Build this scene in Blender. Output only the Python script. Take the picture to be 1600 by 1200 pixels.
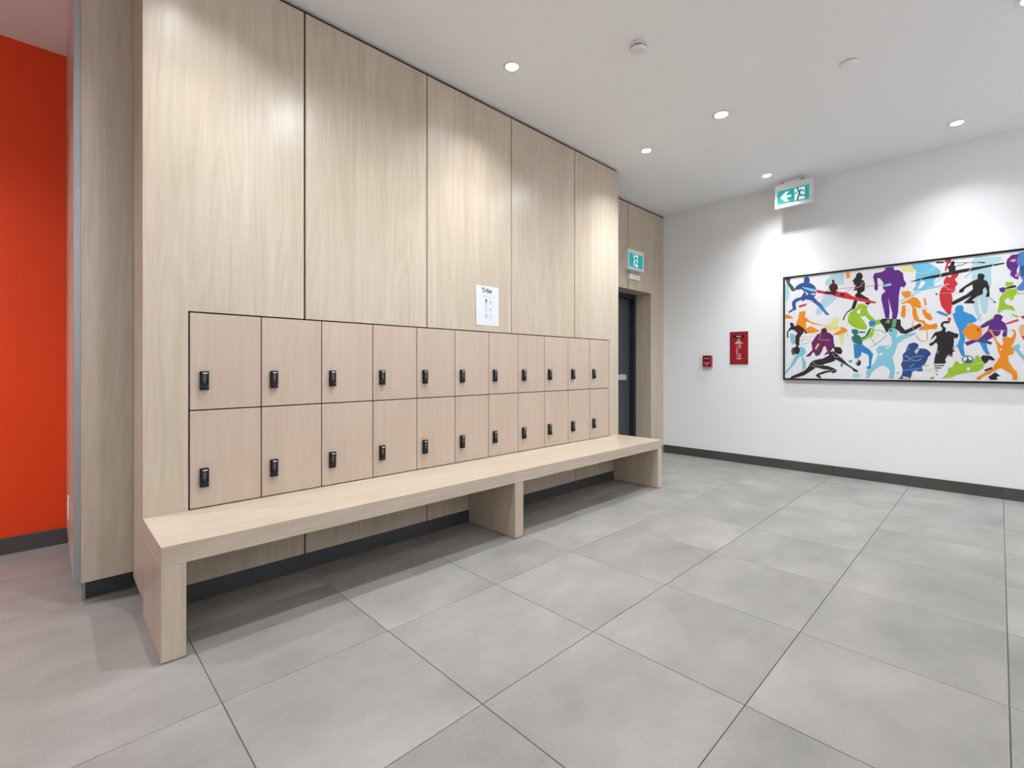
import bpy, bmesh, math, random
from mathutils import Vector, Matrix
from mathutils.geometry import tessellate_polygon

for o in list(bpy.data.objects): bpy.data.objects.remove(o)
SC = bpy.context.scene
COL = SC.collection
PI = math.pi

# ------------------------------------------------------------------ camera, world, exposure
H = 3.0203                      # ceiling height
CAM_Y, CAM_Z, YAW, FPX = -2.6243, 1.0932, 45.4041, 743.6
cd = bpy.data.cameras.new('camera')
cam = bpy.data.objects.new('camera', cd); COL.objects.link(cam)
cam.location = (0.0, CAM_Y, CAM_Z)
cam.rotation_euler = (PI/2, 0, math.radians(YAW - 90.0))
cd.sensor_width = 36.0
cd.lens = FPX * 36.0 / 1600.0
cd.shift_x = -(807.45 - 800.0) / 1600.0
cd.shift_y = -(600.0 - 573.1) / 1600.0
cd.clip_start = 0.05
SC.camera = cam

world = bpy.data.worlds.new('world'); SC.world = world
world.use_nodes = True
world.node_tree.nodes['Background'].inputs['Color'].default_value = (1.0, 0.98, 0.95, 1)
world.node_tree.nodes['Background'].inputs['Strength'].default_value = 0.05

SC.view_settings.view_transform = 'Standard'
SC.view_settings.look = 'None'
SC.view_settings.gamma = 1.0
SC.view_settings.use_curve_mapping = False
SC.view_settings.exposure = 0.38

LAMP_W = 80                   # strength of one downlight
LAMP_COL = (0.91, 0.965, 1.02)

# ------------------------------------------------------------------ helpers
def tag(o, label=None, cat=None, group=None, kind=None):
    if label: o['label'] = label
    if cat: o['category'] = cat
    if group: o['group'] = group
    if kind: o['kind'] = kind
    return o

def empty(name, loc, rz=0.0):
    o = bpy.data.objects.new(name, None); COL.objects.link(o)
    o.location = loc; o.rotation_euler = (0, 0, rz)
    o.empty_display_size = 0.05
    return o

def link(name, me, mat, parent=None, loc=(0, 0, 0), rz=0.0):
    o = bpy.data.objects.new(name, me); COL.objects.link(o)
    if mat is not None and len(me.materials) == 0: me.materials.append(mat)
    o.parent = parent; o.location = loc; o.rotation_euler = (0, 0, rz)
    return o

def bm_mesh(bm, name, smooth=False):
    bmesh.ops.recalc_face_normals(bm, faces=bm.faces)
    me = bpy.data.meshes.new(name); bm.to_mesh(me); bm.free()
    if smooth:
        for p in me.polygons: p.use_smooth = True
        try: me.set_sharp_from_angle(angle=math.radians(35))
        except Exception: pass
    return me

def box(bm, x0, x1, y0, y1, z0, z1, bev=0.0, seg=1):
    r = bmesh.ops.create_cube(bm, size=1.0)
    vs = r['verts']
    for v in vs:
        v.co = Vector(((x0+x1)/2 + v.co.x*(x1-x0), (y0+y1)/2 + v.co.y*(y1-y0), (z0+z1)/2 + v.co.z*(z1-z0)))
    if bev > 0:
        es = set()
        for v in vs: es.update(v.link_edges)
        bmesh.ops.bevel(bm, geom=list(es), offset=bev, segments=seg, affect='EDGES', profile=0.5)

def box_obj(name, dims, mat, parent=None, loc=(0, 0, 0), rz=0.0, bev=0.0, seg=1):
    bm = bmesh.new(); box(bm, *dims, bev=bev, seg=seg)
    return link(name, bm_mesh(bm, name), mat, parent, loc, rz)

def lathe(bm, prof, n=32, axis='Z', off=(0, 0, 0)):
    """prof: list of (radius, height); revolved round the axis; ends with radius 0 are closed."""
    rings = []
    for r, h in prof:
        ring = []
        if r < 1e-6: pts = [(0, 0, h)]
        else: pts = [(r*math.cos(2*PI*k/n), r*math.sin(2*PI*k/n), h) for k in range(n)]
        for x, y, z in pts:
            if axis == 'Y': x, y, z = x, -z, y
            ring.append(bm.verts.new((x+off[0], y+off[1], z+off[2])))
        rings.append(ring)
    for a, b in zip(rings, rings[1:]):
        for k in range(n):
            k2 = (k+1) % n
            if len(a) == 1 and len(b) == 1: break
            if len(a) == 1: bm.faces.new((a[0], b[k], b[k2]))
            elif len(b) == 1: bm.faces.new((a[k], a[k2], b[0]))
            else: bm.faces.new((a[k], a[k2], b[k2], b[k]))

def flat(bm, pts, y):
    """flat print: polygon in the x-z plane facing -y"""
    vs = [bm.verts.new((p[0], y, p[1])) for p in pts]
    for t in tessellate_polygon([[Vector((p[0], p[1], 0)) for p in pts]]):
        try: f = bm.faces.new([vs[i] for i in t])
        except ValueError: continue

def stroke_pts(pts, w):
    n = len(pts); L = []; R = []
    for i in range(n):
        a = Vector(pts[max(i-1, 0)]); b = Vector(pts[min(i+1, n-1)])
        d = (b-a); d = d.normalized() if d.length > 1e-9 else Vector((1, 0))
        q = Vector((-d.y, d.x)) * (w/2)
        c = Vector(pts[i]); L.append(tuple(c+q)); R.append(tuple(c-q))
    return L + R[::-1]

def strip(bm, pts, w, y):
    s = stroke_pts(pts, w); n = len(pts)
    vs = [bm.verts.new((p[0], y, p[1])) for p in s]
    for i in range(n-1):
        bm.faces.new((vs[i], vs[i+1], vs[2*n-2-i], vs[2*n-1-i]))

def print_mesh(bm, name):
    for f in bm.faces:
        f.normal_update()
        if f.normal.y > 0: f.normal_flip()
    me = bpy.data.meshes.new(name); bm.to_mesh(me); bm.free()
    return me

def prism(bm, pts, y0, y1):
    """polygon in x-z (outline, counter clockwise) extruded from y0 to y1"""
    a = [bm.verts.new((p[0], y0, p[1])) for p in pts]
    b = [bm.verts.new((p[0], y1, p[1])) for p in pts]
    n = len(pts)
    for t in tessellate_polygon([[Vector((p[0], p[1], 0)) for p in pts]]):
        bm.faces.new([a[i] for i in t]); bm.faces.new([b[i] for i in reversed(t)])
    for i in range(n):
        j = (i+1) % n
        bm.faces.new((a[i], a[j], b[j], b[i]))

# ------------------------------------------------------------------ materials
def new_mat(name):
    m = bpy.data.materials.new(name); m.use_nodes = True
    return m, m.node_tree, m.node_tree.nodes['Principled BSDF']

def plain(name, col, rough=0.5, metal=0.0, spec=0.5, emit=None, es=0.0, var=0.0):
    m, nt, b = new_mat(name)
    b.inputs['Base Color'].default_value = (*col, 1)
    b.inputs['Roughness'].default_value = rough
    b.inputs['Metallic'].default_value = metal
    b.inputs['Specular IOR Level'].default_value = spec
    if emit:
        b.inputs['Emission Color'].default_value = (*emit, 1)
        b.inputs['Emission Strength'].default_value = es
    if var > 0:
        tc = nt.nodes.new('ShaderNodeTexCoord')
        nz = nt.nodes.new('ShaderNodeTexNoise'); nz.inputs['Scale'].default_value = 3.0; nz.inputs['Detail'].default_value = 4
        mx = nt.nodes.new('ShaderNodeMix'); mx.data_type = 'RGBA'
        mx.inputs[6].default_value = (*[c*(1-var) for c in col], 1)
        mx.inputs[7].default_value = (*[min(1, c*(1+var)) for c in col], 1)
        nt.links.new(tc.outputs['Object'], nz.inputs['Vector'])
        nt.links.new(nz.outputs['Fac'], mx.inputs[0]); nt.links.new(mx.outputs[2], b.inputs['Base Color'])
    return m

def wood(name, light, dark, axis='Z', rough=0.31, strength=1.0, spec=0.4):
    """straight grained laminate: fine pore lines, soft bands and long cathedral figure along the axis"""
    m, nt, b = new_mat(name)
    N = nt.nodes.new; K = nt.links.new
    tc = N('ShaderNodeTexCoord'); oi = N('ShaderNodeObjectInfo')
    off = N('ShaderNodeVectorMath'); off.operation = 'SCALE'; off.inputs[0].default_value = (17.3, 9.1, 23.7)
    K(oi.outputs['Random'], off.inputs['Scale'])
    add = N('ShaderNodeVectorMath'); add.operation = 'ADD'
    K(tc.outputs['Object'], add.inputs[0]); K(off.outputs[0], add.inputs[1])
    def mapped(long, cross):
        mp = N('ShaderNodeMapping')
        s = [cross, cross, cross]; s['XYZ'.index(axis)] = long
        mp.inputs['Scale'].default_value = s
        K(add.outputs[0], mp.inputs['Vector']); return mp
    def noise(mp, detail, dist=0.0, rough_=0.5):
        n = N('ShaderNodeTexNoise'); n.inputs['Scale'].default_value = 1.0
        n.inputs['Detail'].default_value = detail; n.inputs['Distortion'].default_value = dist
        n.inputs['Roughness'].default_value = rough_
        K(mp.outputs[0], n.inputs['Vector']); return n
    fine = noise(mapped(5.0, 260.0), 3, 0, .6)
    mid = noise(mapped(1.2, 30.0), 3, 0.3)
    band = noise(mapped(.35, 4.5), 2)
    fig = noise(mapped(.55, 5.5), 1, .4)
    sn = N('ShaderNodeMath'); sn.operation = 'MULTIPLY'; sn.inputs[1].default_value = 70.0
    K(fig.outputs['Fac'], sn.inputs[0])
    si = N('ShaderNodeMath'); si.operation = 'SINE'; K(sn.outputs[0], si.inputs[0])
    def mul(a, f):
        x = N('ShaderNodeMath'); x.operation = 'MULTIPLY_ADD'; x.inputs[1].default_value = f; x.inputs[2].default_value = 0
        K(a, x.inputs[0]); return x.outputs[0]
    def plus(a, c):
        x = N('ShaderNodeMath'); x.operation = 'ADD'; K(a, x.inputs[0])
        if isinstance(c, float): x.inputs[1].default_value = c
        else: K(c, x.inputs[1])
        return x.outputs[0]
    s = strength
    t = plus(mul(fine.outputs['Fac'], .95*s), mul(mid.outputs['Fac'], .75*s))
    t = plus(t, mul(band.outputs['Fac'], .65*s))
    t = plus(t, mul(si.outputs[0], .075*s))
    t = plus(t, .5 - 1.175*s)
    mx = N('ShaderNodeMix'); mx.data_type = 'RGBA'; mx.clamp_factor = True
    mx.inputs[6].default_value = (*dark, 1); mx.inputs[7].default_value = (*light, 1)
    K(t, mx.inputs[0]); K(mx.outputs[2], b.inputs['Base Color'])
    b.inputs['Roughness'].default_value = rough
    b.inputs['Specular IOR Level'].default_value = spec
    return m

def stone(name, light, dark, rough=0.5, speck=0.7, rnd=0.10, spec=0.4):
    """porcelain tile: cloudy streaks along x, fine speckle, every tile a slightly different tone"""
    m, nt, b = new_mat(name)
    N = nt.nodes.new; K = nt.links.new
    tc = N('ShaderNodeTexCoord'); oi = N('ShaderNodeObjectInfo')
    off = N('ShaderNodeVectorMath'); off.operation = 'SCALE'; off.inputs[0].default_value = (31.0, 17.0, 5.0)
    K(oi.outputs['Random'], off.inputs['Scale'])
    add = N('ShaderNodeVectorMath'); add.operation = 'ADD'
    K(tc.outputs['Object'], add.inputs[0]); K(off.outputs[0], add.inputs[1])
    def noise(sc, detail, r=.5, dist=0.0):
        mp = N('ShaderNodeMapping'); mp.inputs['Scale'].default_value = sc
        n = N('ShaderNodeTexNoise'); n.inputs['Scale'].default_value = 1; n.inputs['Detail'].default_value = detail
        n.inputs['Roughness'].default_value = r; n.inputs['Distortion'].default_value = dist
        K(add.outputs[0], mp.inputs['Vector']); K(mp.outputs[0], n.inputs['Vector']); return n.outputs['Fac']
    cloud = noise((3.2, 4.6, 3.2), 6, .6, .15)
    big = noise((1.1, 1.7, 1.1), 2)
    sp = noise((260, 260, 260), 2, .7)
    sp2 = noise((90, 120, 90), 2, .6)
    def ma(a, f, c):
        x = N('ShaderNodeMath'); x.operation = 'MULTIPLY_ADD'; x.inputs[1].default_value = f
        K(a, x.inputs[0])
        if isinstance(c, float): x.inputs[2].default_value = c
        else: K(c, x.inputs[2])
        return x.outputs[0]
    t = ma(cloud, 1.05, .5 - .525 - .45 - speck*.5 - .1 - rnd/2)
    t = ma(big, .9, t); t = ma(sp, speck, t); t = ma(sp2, .2, t); t = ma(oi.outputs['Random'], rnd, t)
    mx = N('ShaderNodeMix'); mx.data_type = 'RGBA'; mx.clamp_factor = True
    mx.inputs[6].default_value = (*dark, 1); mx.inputs[7].default_value = (*light, 1)
    K(t, mx.inputs[0]); K(mx.outputs[2], b.inputs['Base Color'])
    b.inputs['Roughness'].default_value = rough
    b.inputs['Specular IOR Level'].default_value = spec
    return m

def painted(name, col, rough=0.6, bump=0.03, spec=0.3):
    m, nt, b = new_mat(name)
    tc = nt.nodes.new('ShaderNodeTexCoord')
    nz = nt.nodes.new('ShaderNodeTexNoise'); nz.inputs['Scale'].default_value = 240; nz.inputs['Detail'].default_value = 2
    bp = nt.nodes.new('ShaderNodeBump'); bp.inputs['Strength'].default_value = bump; bp.inputs['Distance'].default_value = 0.002
    nt.links.new(tc.outputs['Object'], nz.inputs['Vector']); nt.links.new(nz.outputs['Fac'], bp.inputs['Height'])
    nt.links.new(bp.outputs['Normal'], b.inputs['Normal'])
    b.inputs['Base Color'].default_value = (*col, 1)
    b.inputs['Roughness'].default_value = rough
    b.inputs['Specular IOR Level'].default_value = spec
    return m

WL, WD = (0.625, 0.53, 0.425), (0.425, 0.338, 0.248)
M = {}
M['wood'] = wood('oak_laminate_vertical', WL, WD, 'Z')
M['wood_x'] = wood('oak_laminate_lengthwise', WL, WD, 'X')
M['door_wood'] = wood('pale_maple_laminate', (0.575, 0.46, 0.37), (0.445, 0.342, 0.265), 'Z', rough=.45, strength=.8)
M['gap'] = plain('dark_brown_reveal', (0.022, 0.015, 0.010), .8, var=.1)
M['carcass'] = plain('black_carcass', (0.012, 0.011, 0.010), .8, var=.1)
M['tile'] = stone('grey_porcelain_tile', (0.37, 0.348, 0.322), (0.185, 0.174, 0.16), .55)
M['grout'] = stone('dark_grout', (0.17, 0.16, 0.15), (0.11, 0.105, 0.10), .9, .1)
M['base_tile'] = stone('dark_grey_base_tile', (0.085, 0.081, 0.076), (0.05, 0.047, 0.044), .6, .2)
M['slate'] = plain('charcoal_toe_kick', (0.05, 0.052, 0.058), .4, var=.1)
M['white'] = painted('white_wall_paint', (0.855, 0.855, 0.86))
M['ceil'] = painted('white_ceiling_paint', (0.93, 0.93, 0.93), .8, .02, .2)
M['orange'] = painted('orange_red_wall_paint', (0.80, 0.052, 0.003), .5)
M['alu'] = plain('brushed_aluminium', (0.36, 0.37, 0.38), .45, .6, var=.04)
M['door'] = plain('dark_slate_door_paint', (0.055, 0.062, 0.072), .4, var=.06)
M['frame'] = plain('black_door_frame_paint', (0.022, 0.024, 0.028), .4, var=.06)
M['steel'] = plain('satin_steel', (0.6, 0.6, 0.59), .35, .7, var=.04)
M['lock'] = plain('black_lock_plastic', (0.005, 0.005, 0.006), .5, 0, .25, var=.08)
M['key'] = plain('grey_key_print', (0.42, 0.44, 0.5), .5, var=.03)
M['badge'] = plain('white_badge_print', (0.85, 0.85, 0.85), .5, var=.02)
M['knob'] = plain('black_knob', (0.018, 0.018, 0.02), .25, var=.08)
M['plastic'] = plain('white_plastic', (0.78, 0.78, 0.77), .4, var=.02)
M['plastic_grey'] = plain('light_grey_plastic', (0.60, 0.595, 0.585), .45, var=.02)
M['paper'] = plain('white_paper', (0.68, 0.70, 0.745), .7, var=.01)
M['ink'] = plain('black_ink', (0.03, 0.03, 0.035), .7, var=.05)
M['ink_grey'] = plain('grey_ink', (0.42, 0.43, 0.46), .7, var=.05)
M['red'] = plain('red_enamel', (0.29, 0.004, 0.012), .35, var=.05)
M['red_dark'] = plain('dark_red_recess', (0.10, 0.004, 0.008), .5, var=.05)
M['redprint'] = plain('pale_pink_print', (0.85, 0.52, 0.50), .6, var=.02)
M['black'] = plain('black_plastic', (0.012, 0.012, 0.013), .4, var=.05)
M['art_frame'] = plain('black_picture_frame', (0.006, 0.006, 0.006), .5, 0, .25, var=.1)
M['lens'] = plain('lit_led_lens', (0.9, 0.9, 0.9), .5, emit=(1.0, .97, .93), es=14.0)
M['sign_green'] = plain('lit_green_sign_face', (0.0, 0.12, 0.125), .5, emit=(0.0, .27, .275), es=.8)
M['sign_white'] = plain('lit_white_sign_face', (0.6, 0.7, 0.7), .5, emit=(.70, .93, .95), es=.4)
M['sign_dark'] = plain('green_sign_figure', (0.0, 0.07, 0.075), .5, emit=(0.0, .11, .11), es=.6)

# ------------------------------------------------------------------ room dimensions
XW = 5.6216            # white wall
YR = 0.4028            # recessed wall with the door
XL, XR = 0.2955, 3.985 # locker wall ends
YP = 0.335             # face of the narrow return beside the orange alcove
XP = 0.084             # alcove side of that return
YA = 1.445             # orange wall
XS, YN = -3.4, -4.9    # walls out of view (left of and behind the camera)
TX, TY = 2.2043, -2.0471   # a tile joint crossing
L0, L1, LT, LM, LB = 0.4658, 3.8255, 1.3469, 0.8905, 0.4321   # locker bank
LW = (L1 - L0) / 11.0
HB, BD = 0.4305, 0.4702    # bench height and depth

# ------------------------------------------------------------------ floor with its tiles
bm = bmesh.new()
box(bm, XS, XW, YN, YA, -0.10, -0.004)
floor = link('floor', bm_mesh(bm, 'floor'), M['grout'])
tag(floor, 'floor of large matte grey square tiles with thin dark joints', kind='structure')
G = 0.0013
tile_cache = {}
def tile(x0, x1, y0, y1):
    w, d = x1-x0, y1-y0
    if w < .03 or d < .03: return
    k = (round(w, 3), round(d, 3))
    if k not in tile_cache:
        b_ = bmesh.new()
        t, e = 0.0, 0.0012
        xs = (-w/2+G, w/2-G); ys = (-d/2+G, d/2-G)
        top = [b_.verts.new((x, y, t)) for x, y in ((xs[0]+e, ys[0]+e), (xs[1]-e, ys[0]+e), (xs[1]-e, ys[1]-e), (xs[0]+e, ys[1]-e))]
        mid = [b_.verts.new((x, y, t-e)) for x, y in ((xs[0], ys[0]), (xs[1], ys[0]), (xs[1], ys[1]), (xs[0], ys[1]))]
        bot = [b_.verts.new((x, y, -0.0038)) for x, y in ((xs[0], ys[0]), (xs[1], ys[0]), (xs[1], ys[1]), (xs[0], ys[1]))]
        b_.faces.new(top); b_.faces.new(bot[::-1])
        for i in range(4):
            j = (i+1) % 4
            b_.faces.new((mid[i], mid[j], top[j], top[i])); b_.faces.new((bot[i], bot[j], mid[j], mid[i]))
        tile_cache[k] = bm_mesh(b_, 'tile'); tile_cache[k].materials.append(M['tile'])
    link('tile', tile_cache[k], None, floor, ((x0+x1)/2, (y0+y1)/2, 0))
i0 = math.floor((XS-TX)/.6); i1 = math.ceil((XW-TX)/.6)
j0 = math.floor((YN-TY)/.6); j1 = math.ceil((YA-TY)/.6)
for i in range(i0, i1):
    for j in range(j0, j1):
        x0, x1 = TX+.6*i, TX+.6*(i+1); y0, y1 = TY+.6*j, TY+.6*(j+1)
        x0, x1, y0, y1 = max(x0, XS), min(x1, XW), max(y0, YN), min(y1, YA)
        # keep clear of the solid block behind the lockers
        if x0 >= .1 and y0 >= YR: continue
        if x0 >= XL and y1 > 0.02 and x1 <= XR: y1 = min(y1, 0.02)
        if y1-y0 < .03 or x1-x0 < .03: continue
        tile(x0, x1, y0, y1)

# ------------------------------------------------------------------ ceiling and plain walls
tag(box_obj('ceiling', (XS-.1, XW+.1, YN-.1, YA+.1, H, H+.12), M['ceil']), 'smooth white painted ceiling with small recessed lights', kind='structure')
tag(box_obj('wall_right', (XW, XW+.1, YN, YR, 0, H), M['white']), 'plain white wall carrying the sports picture', kind='structure')
tag(box_obj('wall_near', (XS-.1, XW+.1, YN-.1, YN, 0, H), M['white']), 'plain white wall behind the viewer', kind='structure')
tag(box_obj('wall_side', (XS-.1, XS, YN, YA, 0, H), M['white']), 'plain white wall at the far left', kind='structure')
tag(box_obj('wall_alcove', (XS-.1, XP+.03, YA, YA+.1, 0, H), M['orange']), 'orange red painted wall of the alcove', kind='structure')

# skirting tiles: one board per wall, made of tile pieces
def baseboard(name, label, along, a0, a1, face, phase, sgn, h=.098, t=.011):
    """along 'y': pieces run in y on a wall at x=face; sgn is the way out of the wall"""
    root = empty(name, (0, 0, 0)); tag(root, label, kind='structure')
    k0 = math.floor((a0-phase)/.6)
    for k in range(k0, k0+40):
        p0, p1 = max(a0, phase+.6*k), min(a1, phase+.6*(k+1))
        if p1-p0 < .01: continue
        q0, q1 = sorted((face, face+sgn*t)); g = .0008
        if along == 'y': box_obj('tile', (q0-((q0+q1)/2), q1-((q0+q1)/2), -(p1-p0)/2+g, (p1-p0)/2-g, 0.0, h), M['base_tile'], root, ((q0+q1)/2, (p0+p1)/2, 0.0005), bev=.001)
        else: box_obj('tile', (-(p1-p0)/2+g, (p1-p0)/2-g, q0-((q0+q1)/2), q1-((q0+q1)/2), 0.0, h), M['base_tile'], root, ((p0+p1)/2, (q0+q1)/2, 0.0005), bev=.001)
    return root
baseboard('baseboard_right', 'low dark grey tile skirting along the white wall', 'y', YN, YR-.012, XW, TY, -1)
baseboard('baseboard_alcove', 'low dark grey tile skirting under the orange wall', 'x', XS, XP+.038, YA, TX, -1, .0965)

# ------------------------------------------------------------------ oak clad locker wall
PT = 0.018     # panel thickness
Z0, ZT = 0.088, 2.996
wl = empty('wall_left', (0, 0, 0)); tag(wl, 'tall oak laminate panel wall holding the lockers', kind='structure')
bm = bmesh.new()
cx0, cx1 = XL+PT+.001, XR-.002
box(bm, cx0, L0-.012, PT+.002, YR, Z0, H)                  # left of the lockers
box(bm, L1+.012, cx1, PT+.002, YR, Z0, H)                  # right
box(bm, L0-.012, L1+.012, PT+.002, YR, LT+.014, H)         # above
box(bm, L0-.012, L1+.012, PT+.002, YR, Z0, LB-.012)        # below
box(bm, XP+.12, cx1, YR, YR+.03, Z0, H)                    # back
link('wall_core', bm_mesh(bm, 'wall_core'), M['gap'], wl)
def panel(parent, pts, y0=0.0, y1=PT, mat='wood', name='panel', base=None):
    bx, bz = base or (min(p[0] for p in pts), min(p[1] for p in pts))
    b_ = bmesh.new(); prism(b_, [(p[0]-bx, p[1]-bz) for p in pts], y0-y0, y1-y0)
    return link(name, bm_mesh(b_, name), M[mat], parent, (bx, y0, bz))
g = .0045
J = [0.9865, 1.7645, 2.5305, 3.304]
lt, lb, l0, l1 = LT+.004, LB-.003, L0-.004, L1+.004
panel(wl, [(XL, Z0), (J[0]-g, Z0), (J[0]-g, lb), (l0, lb), (l0, lt), (J[0]-g-.0015, lt), (J[0]-g-.0015, ZT), (XL, ZT)])
for a, b_ in zip(J[:3], J[1:]):
    panel(wl, [(a+g, lt), (b_-g, lt), (b_-g, ZT), (a+g, ZT)])
    panel(wl, [(a+g, Z0), (b_-g, Z0), (b_-g, lb), (a+g, lb)])
panel(wl, [(J[3]+g, Z0), (XR, Z0), (XR, ZT), (J[3]+g, ZT), (J[3]+g, lt), (l1, lt), (l1, lb), (J[3]+g, lb)])
# end panels (left one in view, right one faces the door recess)
box_obj('panel', (0, PT, 0, YP-PT-.003, 0, ZT-Z0+.01), M['wood'], wl, (XL, PT+.0015, Z0-.012))
box_obj('panel', (0, .012, 0, YR-PT-.006, 0, ZT-Z0), M['wood'], wl, (XR-.012, PT+.002, Z0))
bl = empty('baseboard_left', (0, 0, 0)); tag(bl, 'dark charcoal toe kick along the foot of the locker wall', kind='structure')
box_obj('toe_board', (0, XR-XL-.03, 0, .35, 0, Z0-.002), M['slate'], bl, (XL+.02, 0.003, .0005))

# narrow return between locker wall and orange alcove
wr = empty('wall_return', (0, 0, 0)); tag(wr, 'narrow oak return beside the orange alcove with aluminium edge', kind='structure')
ZR = .098
box_obj('panel', (0, XL-.109, 0, .018, 0, H-ZR-.002), M['wood'], wr, (.1085, YP, ZR))
box_obj('corner_trim', (0, .024, 0, .022, 0, H-ZR-.002), M['alu'], wr, (XP, YP-.0015, ZR), bev=.001)
box_obj('panel', (0, .018, 0, YA-YP-.022, 0, H-ZR-.002), M['wood'], wr, (XP+.0005, YP+.0215, ZR))
box_obj('return_core', (0, .17, 0, YA-YP-.09, 0, H-.002), M['slate'], wr, (.127, YP+.068, 0.0005))
box_obj('toe_trim', (0, .012, 0, .012, 0, ZR-.003), M['alu'], wr, (.1145, YP+.0555, 0.0005))

# recessed wall with the door
we = empty('wall_recess', (0, 0, 0)); tag(we, 'recessed oak panel wall around the dark exit door', kind='structure')
DX0, DX1, DZ, DY = 4.39, 5.314, 2.0, 0.60
JX = 4.801
bm = bmesh.new()
box(bm, XR, DX0-.03, YR+PT, YR+.5, Z0, H)
box(bm, DX1+.02, XW+.1, YR+PT, YR+.5, Z0, H)
box(bm, DX0-.03, DX1+.02, YR+PT, YR+.5, DZ+.02, H)
link('wall_core', bm_mesh(bm, 'wall_core'), M['gap'], we)
panel(we, [(XR+.001, Z0), (DX0, Z0), (DX0, DZ), (JX-.007, DZ), (JX-.007, ZT), (XR+.001, ZT)], YR, YR+PT)
panel(we, [(DX1, Z0), (XW-.001, Z0), (XW-.001, ZT), (JX+.007, ZT), (JX+.007, DZ), (DX1, DZ)], YR, YR+PT)
box_obj('panel', (0, .018, 0, .19, 0, DZ), M['wood'], we, (DX1, YR+PT+.0005, .001))          # right jamb lining
box_obj('panel', (0, .018, 0, .19, 0, DZ), M['wood'], we, (DX0-.018, YR+PT+.0005, .001))     # left jamb lining
box_obj('panel', (0, DX1-DX0, 0, .19, 0, .018), M['wood_x'], we, (DX0, YR+PT+.0005, DZ))     # soffit
br = empty('baseboard_recess', (0, 0, 0)); tag(br, 'short dark toe kick beside the recessed exit door', kind='structure')
box_obj('toe_board', (0, XW-DX1-.002-.012, 0, .05, 0, Z0-.002), M['slate'], br, (DX1+.001, YR+.003, .0005))
box_obj('toe_board', (0, DX0-XR-.02, 0, .05, 0, Z0-.002), M['slate'], br, (XR+.001, YR+.003, .0005))

# ------------------------------------------------------------------ exit door
d1 = empty('door_1', ((DX0+DX1)/2, DY, 0)); tag(d1, 'dark slate exit door with steel push bar in the oak recess', kind='structure')
hw = (DX1-DX0)/2
bm = bmesh.new(); fw = .05
prism(bm, [(-hw, .001), (-hw+fw, .001), (-hw+fw, DZ-fw), (hw-fw, DZ-fw), (hw-fw, .001), (hw, .001), (hw, DZ-.001), (-hw, DZ-.001)], 0.012, .14)
link('door_frame', bm_mesh(bm, 'door_frame'), M['frame'], d1)
leaf = box_obj('door_leaf', (-hw+fw+.003, hw-fw-.003, 0.075, .12, .008, DZ-fw-.003), M['door'], d1, bev=.001)
bm = bmesh.new(); sx = .018
prism(bm, [(-hw+fw, .001), (-hw+fw+sx, .001), (-hw+fw+sx, DZ-fw-sx), (hw-fw-sx, DZ-fw-sx), (hw-fw-sx, .001), (hw-fw, .001), (hw-fw, DZ-fw), (-hw+fw, DZ-fw)], .122, .139)
link('door_stop', bm_mesh(bm, 'door_stop'), M['frame'], d1)
bx0, bx1 = -.34, 5.09-(DX0+DX1)/2
bar = box_obj('push_bar', (bx0, bx1, .005, .045, .93, .995), M['steel'], d1, bev=.008, seg=2)
for x in (bx0+.01, bx1-.07): box_obj('bar_end_cap', (x, x+.06, .012, .076, .925, 1.0), M['plastic_grey'], bar, bev=.006)

# ------------------------------------------------------------------ lockers
ORD = ['first', 'second', 'third', 'fourth', 'fifth', 'sixth', 'seventh', 'eighth', 'ninth', 'tenth', 'last']
DG = .0028
def make_locker(lh):
    me = {}
    b_ = bmesh.new()
    w, t = LW-.0012, .012
    box(b_, .0006, .0006+t, PT+.004, .36, 0, lh); box(b_, w+.0006-t, w+.0006, PT+.004, .36, 0, lh)
    box(b_, .0006+t, w+.0006-t, PT+.004, .36, 0, t); box(b_, .0006+t, w+.0006-t, PT+.004, .36, lh-t, lh)
    box(b_, .0006+t, w+.0006-t, .348, .36, t, lh-t)
    me['body'] = bm_mesh(b_, 'body')
    b_ = bmesh.new(); box(b_, DG, LW-DG, 0, PT, DG, lh-DG, .0008); me['door'] = bm_mesh(b_, 'door')
    # keypad lock, built round its own lower left corner
    b_ = bmesh.new(); box(b_, 0, .0355, -.017, 0, 0, .0875, .0015, 1); me['lock'] = bm_mesh(b_, 'lock')
    b_ = bmesh.new(); box(b_, .0105, .0285, -.0176, -.0172, .0757, .0805)
    me['badge'] = bm_mesh(b_, 'badge')
    b_ = bmesh.new()
    for r in range(4):
        for c in range(3): box(b_, .0118+.0046*c, .0143+.0046*c, -.0178, -.0171, .0640-.0081*r, .0668-.0081*r)
    box(b_, .0166, .0190, -.0178, -.0171, .0300, .0326)
    me['keypad'] = bm_mesh(b_, 'keypad')
    b_ = bmesh.new()
    lathe(b_, [(0, .0172), (.0105, .0172), (.0105, .024), (.009, .0275), (0, .0275)], 20, 'Y', (.0178, 0, .0145))
    box(b_, .0162, .0194, -.0305, -.0273, .0060, .0230, .0008)
    me['knob'] = bm_mesh(b_, 'knob')
    b_ = bmesh.new(); lathe(b_, [(0, .0170), (.0014, .0170), (.0014, .0177), (0, .0177)], 8, 'Y', (0, 0, .0185))
    me['screw'] = bm_mesh(b_, 'screw')
    for k, m_ in (('body', 'carcass'), ('door', 'door_wood'), ('lock', 'lock'), ('badge', 'badge'), ('keypad', 'key'), ('knob', 'knob'), ('screw', 'key')):
        me[k].materials.append(M[m_])
    return me
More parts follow.
